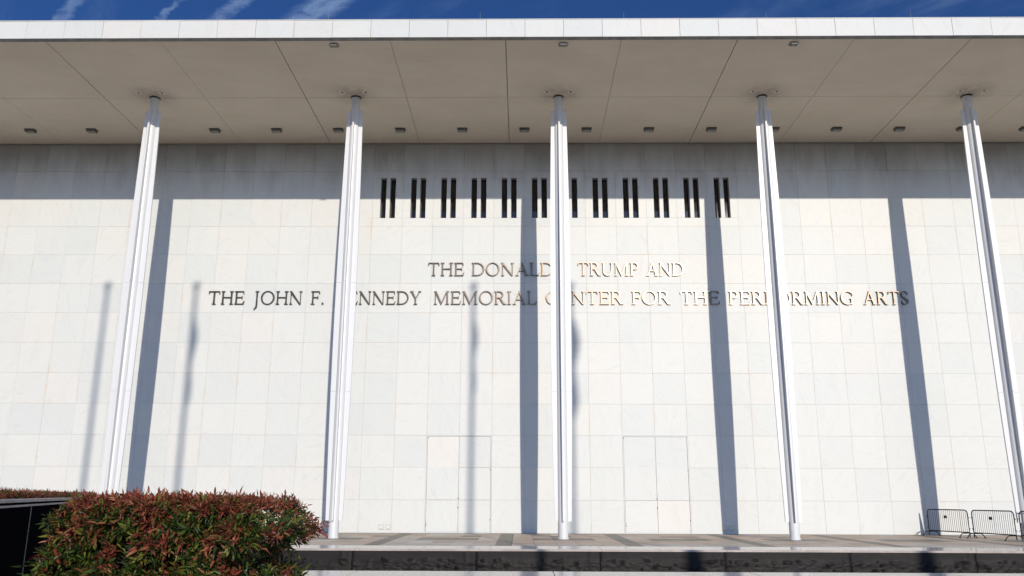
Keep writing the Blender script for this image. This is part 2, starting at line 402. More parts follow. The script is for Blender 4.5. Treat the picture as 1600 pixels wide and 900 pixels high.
# black bitumen-painted facing slabs, with lumps and creases near their feet
def slab_mesh(seed):
    rnd = random.Random(seed); nx, nz = 72, 22; w = cw; z0, z1 = LOW - .01, -0.06
    lumps = [(rnd.uniform(.1, w - .1), rnd.uniform(.05, .36), rnd.uniform(.028, .05)) for _ in range(17)]
    vs = []; fs = []
    for j in range(nz + 1):
        for i in range(nx + 1):
            x = .008 + (w - .016) * i / nx; z = z0 + (z1 - z0) * j / nz; hz = z - z0
            f = max(0, min(1, (.36 - hz) / .06))
            nz_ = noise.noise(Vector((x * 3.1, hz * 7, seed * 7.3))) * .040 + noise.noise(Vector((x * 11, hz * 14, seed))) * .034
            dd = -.012 * f + abs(nz_) * -f
            for lx, lz, lr in lumps:
                q = ((x - lx) ** 2 + (hz - lz) ** 2) / lr ** 2
                if q < 1.6: dd -= .045 * max(0, 1 - q / 1.6)
            if i in (0, nx) : dd += .02
            if abs(i - nx * .93) < 1 and j > 6: dd -= .012
            vs.append((x - w / 2, TF - .035 + dd, z))
    for j in range(nz):
        for i in range(nx):
            a = j * (nx + 1) + i; fs.append((a, a + 1, a + nx + 2, a + nx + 1))
    n = len(vs); 
    vs += [(-w / 2 + .008, TF + .18, z0), (w / 2 - .008, TF + .18, z0), (w / 2 - .008, TF + .18, z1), (-w / 2 + .008, TF + .18, z1)]
    tl, tr = nz * (nx + 1), nz * (nx + 1) + nx
    fs += [tuple(range(tl, tr + 1)) + (n + 2, n + 3), (0,) + tuple([n + 0, n + 3]) + tuple(j * (nx + 1) for j in range(nz, 0, -1)),
           tuple([nx]) + tuple(j * (nx + 1) + nx for j in range(1, nz + 1)) + (n + 2, n + 1), (n, n + 1, n + 2, n + 3)]
    b = MB(); b.add(vs, fs); return b.mesh('facing_slab', M['black'], True)
bl = MB(); bl.box(-50, 50, TF + .15, TF + .25, LOW - .02, -.06)
facing = tag(bl.obj('black_terrace_facing', M['black']), 'low black painted wall with blistered lower half along the terrace front', 'wall')
sm = [slab_mesh(i) for i in range(6)]
for k in range(-9, 9):
    xc = -6.505 + 1.82 + k * cw
    if in_view(xc, TF, -.3, 0.8): inst('facing_slab', sm[k % 6], (xc, 0, 0), facing)

# ------------------------------------------------------------------ building
bld = empty('performing_arts_building', (0, 0, 0))
tag(bld, 'vast white marble building front with a deep flat overhanging roof and large metal lettering', 'building')
ZW0, ZW1 = 13.895, 15.85
wins = []
for k in range(12):
    c = (-5.5 + k) * P
    wins += [(c - .345, c - .09), (c + .09, c + .345)]
# solid wall behind the marble, with real openings
mb = MB(); BX = 48
mb.box(-BX, BX, .055, .40, -.05, ZW0); mb.box(-BX, BX, .055, .40, ZW1, HS + .7)
mb.box(-BX, wins[0][0], .055, .40, ZW0, ZW1); mb.box(wins[-1][1], BX, .055, .40, ZW0, ZW1)
for a, b_ in zip(wins[:-1], wins[1:]): mb.box(a[1], b_[0], .055, .40, ZW0, ZW1)
mb.box(-BX, BX, .9, 32, -.05, HS + .7); mb.box(-BX, -BX + .4, .4, .9, -.05, HS + .7); mb.box(BX - .4, BX, .4, .9, -.05, HS + .7)
wall = mb.obj('wall', M['core'], bld)

cells = []
def pn(x0, x1, z0, z1): cells.append((x0, x1, z0, z1))
doors = [(-4, -2), (2, 4)]
for i in range(-34, 34):
    for j in range(13):
        if any(a <= i < b_ for a, b_ in doors) and j < 3: continue
        x0, x1, z0, z1 = i * P, (i + 1) * P, j * Q, min((j + 1) * Q, HS)
        if j == 12: z1 = HS
        if -6 <= i < 6 and j in (10, 11):
            if j == 11: continue
            c = (i + .5) * P
            pn(x0, x1, 10 * Q, ZW0); pn(x0, x1, ZW1, 12 * Q)
            pn(x0, c - .345, ZW0, ZW1); pn(c - .09, c + .09, ZW0, ZW1); pn(c + .345, x1, ZW0, ZW1)
            continue
        pn(x0, x1, z0, z1)
def keyf(c):
    x, z = (c[0] + c[1]) / 2, (c[2] + c[3]) / 2
    return (0 if in_view(x, 0, z, .60, .36) and (c[1] - c[0]) > .5 else 1, camdist(x, 0, z) / math.sqrt((c[1] - c[0]) * (c[3] - c[2])))
cells.sort(key=keyf)
cache = {}; rb = MB()
def panel_front(b, x0, x1, z0, z1, y): b.box(x0, x1, y, y + .05, z0, z1, .004)
for i, (x0, x1, z0, z1) in enumerate(cells):
    gx = .0015; jy = random.choice((-.002, 0, 0, .0015, .003))
    if i < 296:
        k = (round(x1 - x0, 3), round(z1 - z0, 3))
        if k not in cache:
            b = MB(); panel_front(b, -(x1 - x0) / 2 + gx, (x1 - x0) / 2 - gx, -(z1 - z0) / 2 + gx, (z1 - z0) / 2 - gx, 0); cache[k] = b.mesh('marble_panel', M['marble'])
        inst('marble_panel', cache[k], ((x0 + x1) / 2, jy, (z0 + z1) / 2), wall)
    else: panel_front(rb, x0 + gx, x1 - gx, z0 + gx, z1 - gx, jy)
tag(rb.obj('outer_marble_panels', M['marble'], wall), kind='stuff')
# joint strips behind the gaps are the wall itself; slot windows
for a, b_ in wins:
    b = MB(); t = .022
    b.box(a, a + t, .25, .30, ZW0, ZW1); b.box(b_ - t, b_, .25, .30, ZW0, ZW1)
    b.box(a + t, b_ - t, .251, .299, ZW0, ZW0 + .03); b.box(a + t, b_ - t, .251, .299, ZW1 - .03, ZW1)
    w = b.obj('slot_window', M['dark_metal'], bld)
    b = MB(); b.box(a + t, b_ - t, .272, .28, ZW0 + .03, ZW1 - .03); b.obj('pane', M['black_glass'], w)

# marble-faced double doors, nearly flush with the wall
def door(i0, split_right):
    x0, x1, zt = i0 * P, (i0 + 2) * P, 3 * Q
    b = MB(); fw = .035
    b.box(x0 + .005, x0 + fw, -.012, .05, 0, zt - .005, .003); b.box(x1 - fw, x1 - .005, -.012, .05, 0, zt - .005, .003)
    b.box(x0 + fw, x1 - fw, -.0115, .05, zt - fw, zt - .005, .003); b.box(x0 + fw, x1 - fw, .035, .05, 0.0, .03)
    fr = b.obj('double_door', M['column'], bld)
    xm = (x0 + x1) / 2
    for s, (a, c) in enumerate(((x0 + fw + .012, xm - .006), (xm + .006, x1 - fw - .012))):
        b = MB(); yy = .006 if s == 0 else .012
        cuts = [0.035, Q, 2 * Q, zt - fw - .012] if (s == 1 and split_right) else [0.035, Q, zt - fw - .012]
        for k in range(len(cuts) - 1): panel_front(b, a, c, cuts[k] + (.004 if k else 0), cuts[k + 1] - .004 if k < len(cuts) - 2 else cuts[k + 1], yy)
        lf = b.obj('door_leaf', M['marble_door'], fr)
    b = MB()
    for xx, z, s in ((xm - .012, 1.42, 1), (xm - .012, 1.05, 1), (x0 + .06, .32, 1), (x0 + .06, .42, .7), (x1 - .05, .55, 1), (x1 - .05, 2.6, .8), (x0 + .06, zt - .1, .8)):
        b.box(xx - .012 * s, xx + .012 * s, -.018, .012, z - .03 * s, z + .03 * s, .003)
    b.obj('hinge_and_lock', M['dark_metal'], fr)
door(-4, True); door(2, False)
# raised flush strip of marble in the wall base left of the middle column, and rusty socket covers
b = MB(); b.box(-2.60, -1.98, -.008, .02, .02, .16, .004); b.obj('access_strip', M['marble'], wall)

# roof overhang: soffit panels, drip edge, fascia blocks
mb = MB(); mb.box(-BX, BX, EY + .05, 32, HS + .06, HS + .70)
roof = mb.obj('roof', M['core'], bld)
thick = {-7.5, -1.5, 4.5, 10.5, -13.5, 16.5, -19.5}
spn = []
for k in range(-11, 10):
    a, c = 1.5 + 3 * k, 4.5 + 3 * k
    ga = .017 if a in thick else .007; gc = .017 if c in thick else .007
    x0, x1 = a * P + ga, c * P - gc
    for y0, y1 in ((EY + .14, CY - .010), (CY + .010, -.06)):
        b = MB(); b.box(x0, x1, y0, y1, HS, HS + .055)
        if in_view((x0 + x1) / 2, (y0 + y1) / 2, HS, .78, .5): b.obj('soffit_panel', M['soffit'], roof)
        else: spn.append(b)
b = MB()
for q_ in spn: b.add(q_.v, q_.f)
if spn: b.obj('outer_soffit', M['soffit'], roof)
b = MB()   # sloping drip strip below the blocks
b.prism([(0, 0)] * 0 or [(EY + .006, HS + .055), (EY + .135, HS + .002), (EY + .135, HS + .058)], -BX, BX)
b.v = [(y, x, z) for x, y, z in b.v]; b.f = [f[::-1] for f in b.f]
b.obj('drip_strip', M['drip'], roof)
FT = HS + .79
for i in range(-34, 34):
    w = P / 2 - .004; c = (i + .5) * P
    b = MB(); jz = random.uniform(-.004, .004); jy = random.uniform(-.004, .004)
    b.box(c - w, c + w, EY + jy, EY + .35, HS + .062, FT - .03 + jz, .005)
    if in_view(c, EY, HS, .75, .5): b.obj('fascia_block', M['fascia'], roof)
    else: spn.append(b) if False else b.obj('fascia_block', M['fascia'], roof) if abs(c) < 26 else None
b = MB(); b.box(-BX, BX, EY - .012, EY + .6, FT - .027, FT, .004); b.box(-BX, -26, EY, EY + .3, HS + .062, FT - .03); b.box(26.6, BX, EY, EY + .3, HS + .062, FT - .03)
b.obj('roof_cap', M['fascia'], roof)
for x in (-18.9, -8.66, -3.05, 2.24, 7.45, 12.74):
    b = MB(); b.tube([(0, 0, 0), (0, 0, .05)], .03, 8); b.tube([(0, 0, .05), (0, 0, .48)], [.011, .005], 6)
    b.obj('lightning_rod', M['drip'], roof, (x, EY + .35, FT))

# ------------------------------------------------------------------ lettering
TH, TN, SE = .102, .048, .032
class Glyph:
    def __init__(s): s.b = MB(); s.k = 0
    def poly(s, pts):
        s.k += 1; s.b.prism(pts, -.105 - .0011 * s.k, -.035)
    def stem(s, x, w=TH, y0=0.0, y1=1.0, st=True, sb=True, e=.075):
        t = w
        s.poly([(x, y0 + .01), (x + t, y0 + .01), (x + t * .93, .5 * (y0 + y1)), (x + t, y1 - .01), (x, y1 - .01), (x + t * .07, .5 * (y0 + y1))])
        if sb: s.serif(x + t / 2, y0, t / 2 + e, 1)
        if st: s.serif(x + t / 2, y1, t / 2 + e, -1)
    def serif(s, c, y, h, d, b=.06):
        s.poly([(c - h, y), (c + h, y), (c + h, y + d * SE), (c + h * .45, y + d * (SE + .02)), (c + h * .3, y + d * (SE + b)), (c - h * .3, y + d * (SE + b)), (c - h * .45, y + d * (SE + .02)), (c - h, y + d * SE)])
    def diag(s, x0, y0, x1, y1, w): s.poly([(x0 - w / 2, y0), (x0 + w / 2, y0), (x1 + w / 2, y1), (x1 - w / 2, y1)])
    def arc(s, cx, cy, rx, ry, a0, a1, tx=TH, ty=TN, n=20):
        """elliptic stroke; tx = thickness where it runs upright, ty = where it runs flat"""
        out, inn = [], []
        for i in range(n + 1):
            a = R(a0 + (a1 - a0) * i / n); c, q = math.cos(a), math.sin(a)
            out.append((cx + rx * c, cy + ry * q)); inn.append((cx + (rx - tx) * c, cy + (ry - ty) * q))
        full = abs(a1 - a0) >= 359
        s.k += 1; y0 = -.105 - .0011 * s.k; y1 = -.035
        b = s.b; base = len(b.v); m = n + 1
        if a1 < a0: out.reverse(); inn.reverse()
        vs = [(x, y0, z) for x, z in out] + [(x, y0, z) for x, z in inn] + [(x, y1, z) for x, z in out] + [(x, y1, z) for x, z in inn]
        fs = []
        for i in range(n):
            fs += [(i, i + 1, m + i + 1, m + i), (2 * m + i + 1, 2 * m + i, 3 * m + i, 3 * m + i + 1), (i + 1, i, 2 * m + i, 2 * m + i + 1), (m + i, m + i + 1, 3 * m + i + 1, 3 * m + i)]
        if not full: fs += [(0, m, 3 * m, 2 * m), (m + n, n, 2 * m + n, 3 * m + n)]
        b.add(vs, fs)
def glyph(ch):
    G = Glyph(); w = .8
    if ch == 'T': w = .80; G.stem(w / 2 - TH / 2, st=False); G.poly([(0.02, 1), (w - .02, 1), (w - .03, 1 - TN), (.03, 1 - TN)]); G.poly([(.0, .80), (.035, .80), (.09, 1 - TN), (.02, .99)]); G.poly([(w, .80), (w - .035, .80), (w - .09, 1 - TN), (w - .02, .99)])
    elif ch == 'H': w = .86; G.stem(.075); G.stem(w - .075 - TH); G.poly([(.19, .50), (w - .19, .50), (w - .19, .50 + TN), (.19, .50 + TN)])
    elif ch == 'E' or ch == 'F':
        w = .66 if ch == 'E' else .60
        G.stem(.075, st=True, sb=(ch == 'F'))
        G.poly([(.18, 1), (w - .03, 1), (w - .03, 1 - TN), (.18, 1 - TN)]); G.poly([(w - .03, .995), (w, .80), (w - .03, .80), (w - .09, 1 - TN)])
        G.poly([(.18, .50), (w - .14, .50), (w - .14, .50 + TN), (.18, .50 + TN)]); G.poly([(w - .14, .64), (w - .11, .64), (w - .11, .42), (w - .14, .42), (w - .16, .53)])
        if ch == 'E':
            G.poly([(.0, 0), (w, 0), (w - .02, TN), (.0, SE)]); G.poly([(w, .005), (w + .05, .24), (w + .015, .24), (w - .07, TN)]); w += .03
    elif ch == 'J': w = .36; G.stem(.12, sb=False, y0=-.1); G.poly([(.12, -.09), (.12 + TH, -.09), (.19, -.27), (.02, -.42), (-.03, -.40), (.10, -.24)])
    elif ch in 'OQ': w = .96; G.arc(.48, .5, .48, .52, 0, 360, TH, TN, 40)
    elif ch in 'CG':
        w = .86; G.arc(.48, .5, .48, .52, 42, 318, TH, TN, 34); G.poly([(.80, .87), (.835, .87), (.85, .66), (.82, .66)])
        if ch == 'G': G.stem(w - TH - .05, y0=.03, y1=.46, sb=False, e=.07); w = .92
        else: G.poly([(.80, .10), (.86, .17), (.84, .20), (.79, .16)])
    elif ch == 'N': w = .90; G.stem(.085, TN * 1.05, sb=True, st=False); G.stem(w - .085 - TN, TN * 1.05, sb=False); G.poly([(.01, 1), (.16, 1), (w - .085, .0), (w - .17, .0), (.085 + TN, .82), (.08, .96), (.01, .965)])
    elif ch == 'M': w = 1.08; G.stem(.09, TN, st=False); G.stem(w - .09 - TH, TH, st=False); G.poly([(.03, 1), (.19, 1), (.56, .12), (.54, 0), (.50, 0), (.10, .93), (.03, .965)]); G.poly([(.54, 0), (.50, .05), (w - .21, 1), (w - .03, 1), (w - .03, .965), (w - .14, .94), (w - .18, .88)])
    elif ch == 'D': w = .88; G.stem(.075); G.arc(.36, .5, .52, .5, -90, 90, TH, TN, 24); G.poly([(.15, 0), (.37, 0), (.37, TN), (.15, TN)]); G.poly([(.15, 1), (.37, 1), (.37, 1 - TN), (.15, 1 - TN)])
    elif ch in 'PR':
        w = .66 if ch == 'P' else .80
        G.stem(.075); G.arc(.33, .735, .30, .265, -90, 90, TH * .95, TN, 18); G.poly([(.15, 1), (.34, 1), (.34, 1 - TN), (.15, 1 - TN)]); G.poly([(.15, .47), (.34, .47), (.34, .47 + TN), (.15, .47 + TN)])
        if ch == 'R': G.poly([(.33, .49), (.45, .49), (.74, .03), (.84, .02), (.84, 0), (.63, 0)])
    elif ch == 'K': w = .80; G.stem(.075); G.poly([(.17, .47), (.21, .42), (.66, .94), (.57, .94)]); G.serif(.62, 1, .13, -1, .01); G.poly([(.28, .55), (.40, .62), (.74, .04), (.62, .04)]); G.serif(.70, 0, .14, 1, .01)
    elif ch == 'Y': w = .82; G.stem(w / 2 - TH / 2, y1=.48, st=False); G.poly([(.06, .97), (.20, .97), (w / 2 + TH / 2, .46), (w / 2 - TH / 2, .44)]); G.poly([(w - .08, .97), (w - .14, .97), (w / 2 - .01, .46), (w / 2 + TH / 2, .47)]); G.serif(.13, 1, .13, -1, .01); G.serif(w - .11, 1, .11, -1, .01)
    elif ch == 'I': w = .27; G.stem(.075)
    elif ch == 'A': w = .90; G.poly([(.08, .02), (.135, .02), (.47, .90), (.43, .99)]); G.poly([(.41, 1.02), (.47, 1.02), (.83, .02), (.70, .02)]); G.poly([(.22, .34), (.65, .34), (.63, .34 + TN), (.24, .34 + TN)]); G.serif(.11, 0, .11, 1, .01); G.serif(.77, 0, .13, 1, .01)
    elif ch == 'L': w = .64; G.stem(.075, sb=False); G.poly([(.0, 0), (w - .02, 0), (w - .03, TN), (.0, SE)]); G.poly([(w - .02, .005), (w + .03, .25), (w - .01, .25), (w - .09, TN)])
    elif ch == 'S':
        w = .58; G.arc(.29, .755, .25, .265, 35, 200, TH * .8, TN, 16); G.arc(.29, .245, .27, .265, -145, 20, TH * .8, TN, 16)
        G.poly([(.043, .70), (.16, .68), (.30, .55), (.47, .42), (.555, .33), (.56, .22), (.45, .22), (.44, .30), (.30, .42), (.15, .52), (.06, .60)])
        G.poly([(.49, .90), (.52, .92), (.53, .72), (.50, .72)]); G.poly([(.05, .28), (.08, .28), (.10, .10), (.06, .06)])
    elif ch == 'U': w = .84; G.stem(.085, sb=False, y0=.30); G.stem(w - .085 - TN, TN, sb=False, y0=.30); G.arc(.085 + (w - .17) / 2, .33, (w - .17) / 2, .35, 180, 360, TH * .85, TN, 18)
    elif ch == '.': w = .20; G.poly([(.10 + .065 * math.cos(R(a)), .065 + .065 * math.sin(R(a))) for a in range(0, 360, 36)])
    return G.b, w
GL = {}
def word(txt, xa, xb, z, h):
    adv = .10; ws = []
    for ch in txt:
        if ch not in GL:
            b, w = glyph(ch); GL[ch] = (b.mesh('letter', M['bronze']), w)
        ws.append(GL[ch][1])
    tot = sum(ws) + adv * (len(txt) - 1); sx = (xb - xa) / tot; x = xa
    for ch, w in zip(txt, ws):
        inst('letter', GL[ch][0], (x, 0, z), wall, scale=(sx, 1, h)); x += (w + adv) * sx
Z2, Z1, CH = 9.815, 11.14, .60
for t, a, c in (('THE', -15.57, -13.96), ('JOHN', -13.50, -11.36), ('F.', -10.96, -10.36), ('KENNEDY', -9.83, -6.02), ('MEMORIAL', -5.45, -.86),
                ('CENTER', -.43, 2.99), ('FOR', 3.39, 5.10), ('THE', 5.56, 7.29), ('PERF', 7.72, 9.70), ('ORMING', 9.84, 13.25), ('ARTS', 13.68, 15.66)):
    word(t, a, c, Z2, CH)
for t, a, c in (('THE', -5.74, -4.12), ('DONALD', -3.77, -.10), ('J.', .22, .62), ('TRUMP', 1.01, 3.75), ('AND', 4.09, 5.76)):
    word(t, a, c, Z1, CH)

# ------------------------------------------------------------------ columns
def column_parts():
    b = MB(); b.lathe([(.205, 0), (.205, .03), (.186, .045), (.184, HS)], 32); shaft = b.mesh('shaft', M['column'], True)
    b = MB(); b.lathe([(.20, 0), (.215, .012), (.215, .05)], 28); collar = b.mesh('collar', M['dark_metal'], True)
    z0, z1, n, t = .63, HS - .62, 28, .034
    def rad(s): return .300 + .098 * math.sin(math.pi * min(1, max(0, s * .94 + .03))) ** .9
    b = MB(); vs = []; fs = []
    zs = [(z0, 5.36), (5.368, 9.62), (9.628, z1)]      # the fins come in three lengths with open splices
    for za, zb in zs:
        base = len(vs); n = 12
        for i in range(n + 1):
            z = za + (zb - za) * i / n; r = rad((z - z0) / (z1 - z0))
            vs += [(.17, -t, z), (r - .006, -t, z), (r, -t + .006, z), (r, t - .006, z), (r - .006, t, z), (.17, t, z)]
        for i in range(n):
            for k in range(5): fs.append((base + i * 6 + k, base + i * 6 + k + 1, base + i * 6 + k + 7, base + i * 6 + k + 6))
        fs += [tuple(base + k for k in range(5, -1, -1)), tuple(base + n * 6 + k for k in range(6))]
    b.add(vs, fs); fin = b.mesh('fin', M['column'])
    return shaft, fin, collar
shaft, fin, collar = column_parts()
CL = ['first white cross shaped column from the left, standing behind the red leaved hedge',
      'second white cross shaped column from the left, standing between the hedge and the left marble door',
      'middle white cross shaped column, standing between the two marble doors below the line CENTER',
      'fourth white cross shaped column from the left, standing just right of the right marble door',
      'white cross shaped column at the right end, standing behind the black crowd barriers']
for k in range(-3, 4):
    e = empty('column', (k * 6 * P, CY, 0.0))
    lab = CL[k + 2] if -2 <= k <= 2 else ('white cross shaped column beyond the left end of the hedge' if k < 0 else 'white cross shaped column beyond the barriers')
    tag(e, lab, 'column', 'tall white columns along the terrace')
    inst('shaft', shaft, (0, 0, .004), e); inst('collar', collar, (0, 0, HS - .055), e)
    for a in range(4): inst('fin', fin, (0, 0, 0), e, rot=(0, 0, a * math.pi / 2))

# ------------------------------------------------------------------ lamps under the canopy
b = MB(); b.box(-.20, .20, -.13, .13, -.10, 0); lb = b.mesh('housing', M['lamp_box'])
b = MB(); b.box(-.17, .17, -.10, .10, -.106, -.101); ll = b.mesh('lens', M['lamp_lens'])
b = MB(); b.box(-.225, .225, -.155, .155, -.012, 0); lf = b.mesh('rim', M['lamp_dark'])
def colpos(x):
    names = ['leftmost column', 'second column from the left', 'middle column', 'fourth column from the left', 'rightmost column']
    k = round(x / 8.4); dx = x - k * 8.4
    return k, dx, names[k + 2] if -2 <= k <= 2 else None
for i in range(-17, 18, 2):
    if i in (-17,): lab = 'small grey box lamp under the roof, leftmost of the row along the wall'
    k, dx, nm = colpos(i * P)
    side = 'left' if dx < 0 else 'right'; near = 'just' if abs(dx) < 2 else 'well'
    lab = 'small grey box lamp under the roof, %s %s of the %s' % (near, side, nm) if nm else 'small grey box lamp under the roof at the far %s end' % ('left' if i < 0 else 'right')
    if abs(abs(dx) - 4.2) < .1:
        lo = math.floor(x_ / 8.4) if (x_ := i * P) else 0
        nn = ['first', 'second', 'third', 'fourth', 'fifth']
        lab = 'small grey box lamp under the roof, midway between the %s and %s columns' % (nn[lo + 2], nn[lo + 3]) if -2 <= lo <= 1 else ('small grey box lamp under the roof, outside the leftmost column' if lo < 0 else 'small grey box lamp under the roof, outside the rightmost column')
    e = empty('ceiling_lamp', (i * P, -1.6, HS - .002)); tag(e, lab, 'ceiling lamp', 'box lamps in a row under the roof')
    inst('housing', lb, (0, 0, -.013), e); inst('lens', ll, (0, 0, -.013), e); inst('rim', lf, (0, 0, 0), e)
b = MB(); b.lathe([(.115, 0), (.115, -.014), (.07, -.016), (.065, -.006)], 20, cap=False); b.f = [f[::-1] for f in b.f]; sr = b.mesh('rim', M['lamp_rim'], True)
b = MB(); b.lathe([(.066, -.004), (.03, -.012)], 16); sd = b.mesh('bulb_well', M['lamp_dark'])
nn = ['first', 'second', 'middle', 'fourth', 'fifth']
for k in range(-2, 3):
    for s in (-1, 1):
        e = empty('round_downlight', (k * 8.4 + s * .485, -5.16, HS - .003))
        tag(e, 'small round downlight with a pale ring, %s of the head of the %s column' % ('left' if s < 0 else 'right', nn[k + 2]), 'downlight', 'round downlights beside the column heads')
        inst('rim', sr, parent=e); inst('bulb_well', sd, parent=e)
b = MB(); b.box(-.16, .16, -.09, .09, -.05, 0); fb = b.mesh('housing', M['joint'])
b = MB(); b.box(-.12, .12, -.14, -.092, -.085, -.01); b.box(-.10, -.085, -.13, .0, -.10, -.051); b.box(.085, .10, -.13, .0, -.10, -.051); fl_ = b.mesh('bracket', M['lamp_box'])
for k, nm in ((-1, 'second'), (0, 'middle'), (1, 'fourth')):
    e = empty('edge_light', (k * 8.4, -8.85, HS - .002)); tag(e, 'tiny pale fitting under the roof edge, above the %s column' % nm, 'light fitting', 'pale fittings along the roof edge')
    inst('housing', fb, parent=e); inst('bracket', fl_, parent=e)

# ------------------------------------------------------------------ socket covers at the foot of the wall
def socket(x, z, lab):
    e = empty('socket_cover', (x, -.003, z)); tag(e, lab, 'wall plate', 'square rusty socket covers at the foot of the wall')
    b = MB(); w = .105
    for a in ((-w, w, w - .012, w), (-w, w, -w, -w + .012), (-w, -w + .012, -w + .012, w - .012), (w - .012, w, -w + .012, w - .012)): b.box(a[0], a[1], -.010, .0, a[2], a[3])
    b.obj('seal', M['rust'], e)
    b = MB(); b.box(-w + .013, w - .013, -.012, .0, -w + .013, w - .013, .003); b.obj('plate', M['marble_door'], e)
    b = MB(); b.box(-.016, .016, -.020, -.0125, -w + .02, -w + .05, .003); b.obj('latch', M['dark_metal'], e)
socket(-7.42, .235, 'left one of the two square rusty socket covers left of the left door')
socket(-7.12, .235, 'right one of the two square rusty socket covers left of the left door')
socket(6.96, .235, 'left one of two square socket covers in the shadow right of the right door')
socket(7.25, .235, 'right one of two square socket covers in the shadow right of the right door')

# ------------------------------------------------------------------ crowd barriers
def barrier(p0, p1, lab, first=False):
    p0, p1 = Vector((*p0, 0)), Vector((*p1, 0)); L = (p1 - p0).length; an = math.atan2(p1.y - p0.y, p1.x - p0.x)
    e = empty('crowd_barrier', p0, an); tag(e, lab, 'barrier', 'black steel crowd barriers on the terrace')
    H, B, c, a = 1.04, .20, .14, .06
    x0, x1 = a, L - a; pts = [(x0, 0, B)]
    for k in range(7): t = R(180 - 15 * k); pts.append((x0 + c + c * math.cos(t), 0, H - c + c * math.sin(t)))
    for k in range(7): t = R(90 - 15 * k); pts.append((x1 - c + c * math.cos(t), 0, H - c + c * math.sin(t)))
    pts += [(x1, 0, B), (x0, 0, B)]
    b = MB(); b.tube(pts, .021, 8); b.tube([(x0, 0, B + .004), (x0, 0, .03)], .019, 8); b.tube([(x1, 0, B + .004), (x1, 0, .03)], .019, 8)
    for xx, sgn in ((x0, -1), (x1, 1)):
        for zz in (.36, .78): b.tube([(xx, 0, zz), (xx + sgn * .05, 0, zz), (xx + sgn * .05, 0, zz - .05)], .011, 6)
    b.obj('frame', M['steel_black'], e, smooth=True)
    n = 20; bm_ = MB(); bm_.tube([(0, 0, B), (0, 0, H - .012)], .0075, 6); bar = bm_.mesh('bar', M['steel_black'])
    for k in range(n):
        xx = x0 + (x1 - x0) * (k + 1) / (n + 1); dz = 0
        if xx - x0 < c: dz = c - math.sqrt(max(0, c * c - (c - (xx - x0)) ** 2))
        if x1 - xx < c: dz = c - math.sqrt(max(0, c * c - (c - (x1 - xx)) ** 2))
        inst('bar', bar, (xx, 0, 0 + B * dz / (H - B)), e, scale=(1, 1, 1 - dz / (H - B)))
    b = MB(); b.box(-.085, .085, -.016, -.009, -.055, .055, .002); pl_ = b.obj('name_plate', M['steel_black'], e, (L * .46, 0, .76))
    b = MB(); b.box(-.065, .065, -.018, -.0165, .004, .012); b.box(-.055, .055, -.018, -.0165, -.022, -.016); b.obj('plate_line', M['lamp_box'], pl_)
    for xx in (x0 + .10, x1 - .10):
        b = MB(); h = .17
        b.tube([(0, -.40, .02), (0, -.30, h * .8), (0, -.22, h), (0, .22, h), (0, .30, h * .8), (0, .40, .02)], .017, 8)
        b.box(-.02, .02, -.43, -.37, .0, .022); b.box(-.02, .02, .37, .43, .0, .022)
        b.obj('foot', M['steel_black'], e, (xx, 0, 0), smooth=True)
barrier((15.22, -.42), (15.86, -2.55), 'black steel crowd barrier nearest the wall, in the edge of the column shadow')
barrier((15.90, -2.62), (16.40, -4.75), 'middle one of the black steel crowd barriers at the right, linked between two others')
barrier((16.42, -4.85), (18.2, -6.1), 'black crowd barrier cut off by the right picture edge, before the last column')
b = MB(); b.tube([(-.10, 0, .01), (-.01, -.02, .13), (.03, -.04, .135)], .014, 6); b.tube([(.03, -.04, .135), (.03, .05, .10)], .012, 6)
tag(b.obj('wall_bracket', M['steel_black'], None, (14.98, -.12, 0)), 'small dark bent bracket on the terrace by the wall, left of the barriers', 'bracket')

# ------------------------------------------------------------------ dark blue bollard whose top just reaches the bottom edge of the view
e = empty('bollard', (3.67, -24.6, -.258)); tag(e, 'dark blue round object, only its top showing at the bottom edge below the terrace', 'bollard')
b = MB(); b.lathe([(.20, 0), (.20, .02), (.175, .05), (.175, .64), (.195, .66)], 28); b.obj('post', M['blue'], e, smooth=True)
b = MB(); b.lathe([(.20, .662), (.202, .70), (.19, .735), (.12, .752), (.02, .755)], 28); b.obj('cap', M['blue'], e, smooth=True)

# ------------------------------------------------------------------ flagpoles across the plaza and unseen piers added beside them: they throw the soft shadows
KY = -42.0; kx = SUN.x / -SUN.y * -KY; kz = SUN.z / -SUN.y * -KY
def flagpole(xs, zt, flag, lab):
    X = xs + kx; Z = zt + kz
    e = empty('flagpole', (X, KY, 0)); tag(e, lab, 'flagpole', 'tall flagpoles across the plaza')
    b = MB(); b.lathe([(.30, 0), (.30, .1), (.2, .16), (.125, .2), (.125, 6), (.085, Z - .15)], 16); b.obj('pole', M['flag_pole'], e, smooth=True)
    b = MB(); b.lathe([(.03, Z - .15), (.14, Z - .08), (.17, Z + .02), (.14, Z + .13), (.03, Z + .18)], 16); b.obj('finial', M['flag_pole'], e, smooth=True)
    if flag:
        zt_, zb, w = flag; n, m = 14, 24; vs = []
        for j in range(m + 1):
            s = j / m; z = (zt_ - (zt_ - zb) * s) + kz
            for i in range(n + 1):
                q = i / n; ww = w * (.25 + .75 * math.sin(math.pi * (.12 + .78 * s)) ** 1.2)
                vs.append((-.10 + q * ww * (.75 + .25 * math.sin(9 * s)) , .13 * math.sin(q * 15 + s * 3) * q, z - q * .5 * s))
        fs = [(j * (n + 1) + i, j * (n + 1) + i + 1, (j + 1) * (n + 1) + i + 1, (j + 1) * (n + 1) + i) for j in range(m) for i in range(n)]
        b = MB(); b.add(vs, fs); b.obj('flag', M['flag_cloth'], e)
flagpole(-20.22, 10.67, None, 'bare flagpole without a flag whose soft shadow falls left of the first column')
flagpole(-16.20, 10.67, (9.2, 5.5, .46), 'flagpole with a limp flag whose shadow falls right of the first column')
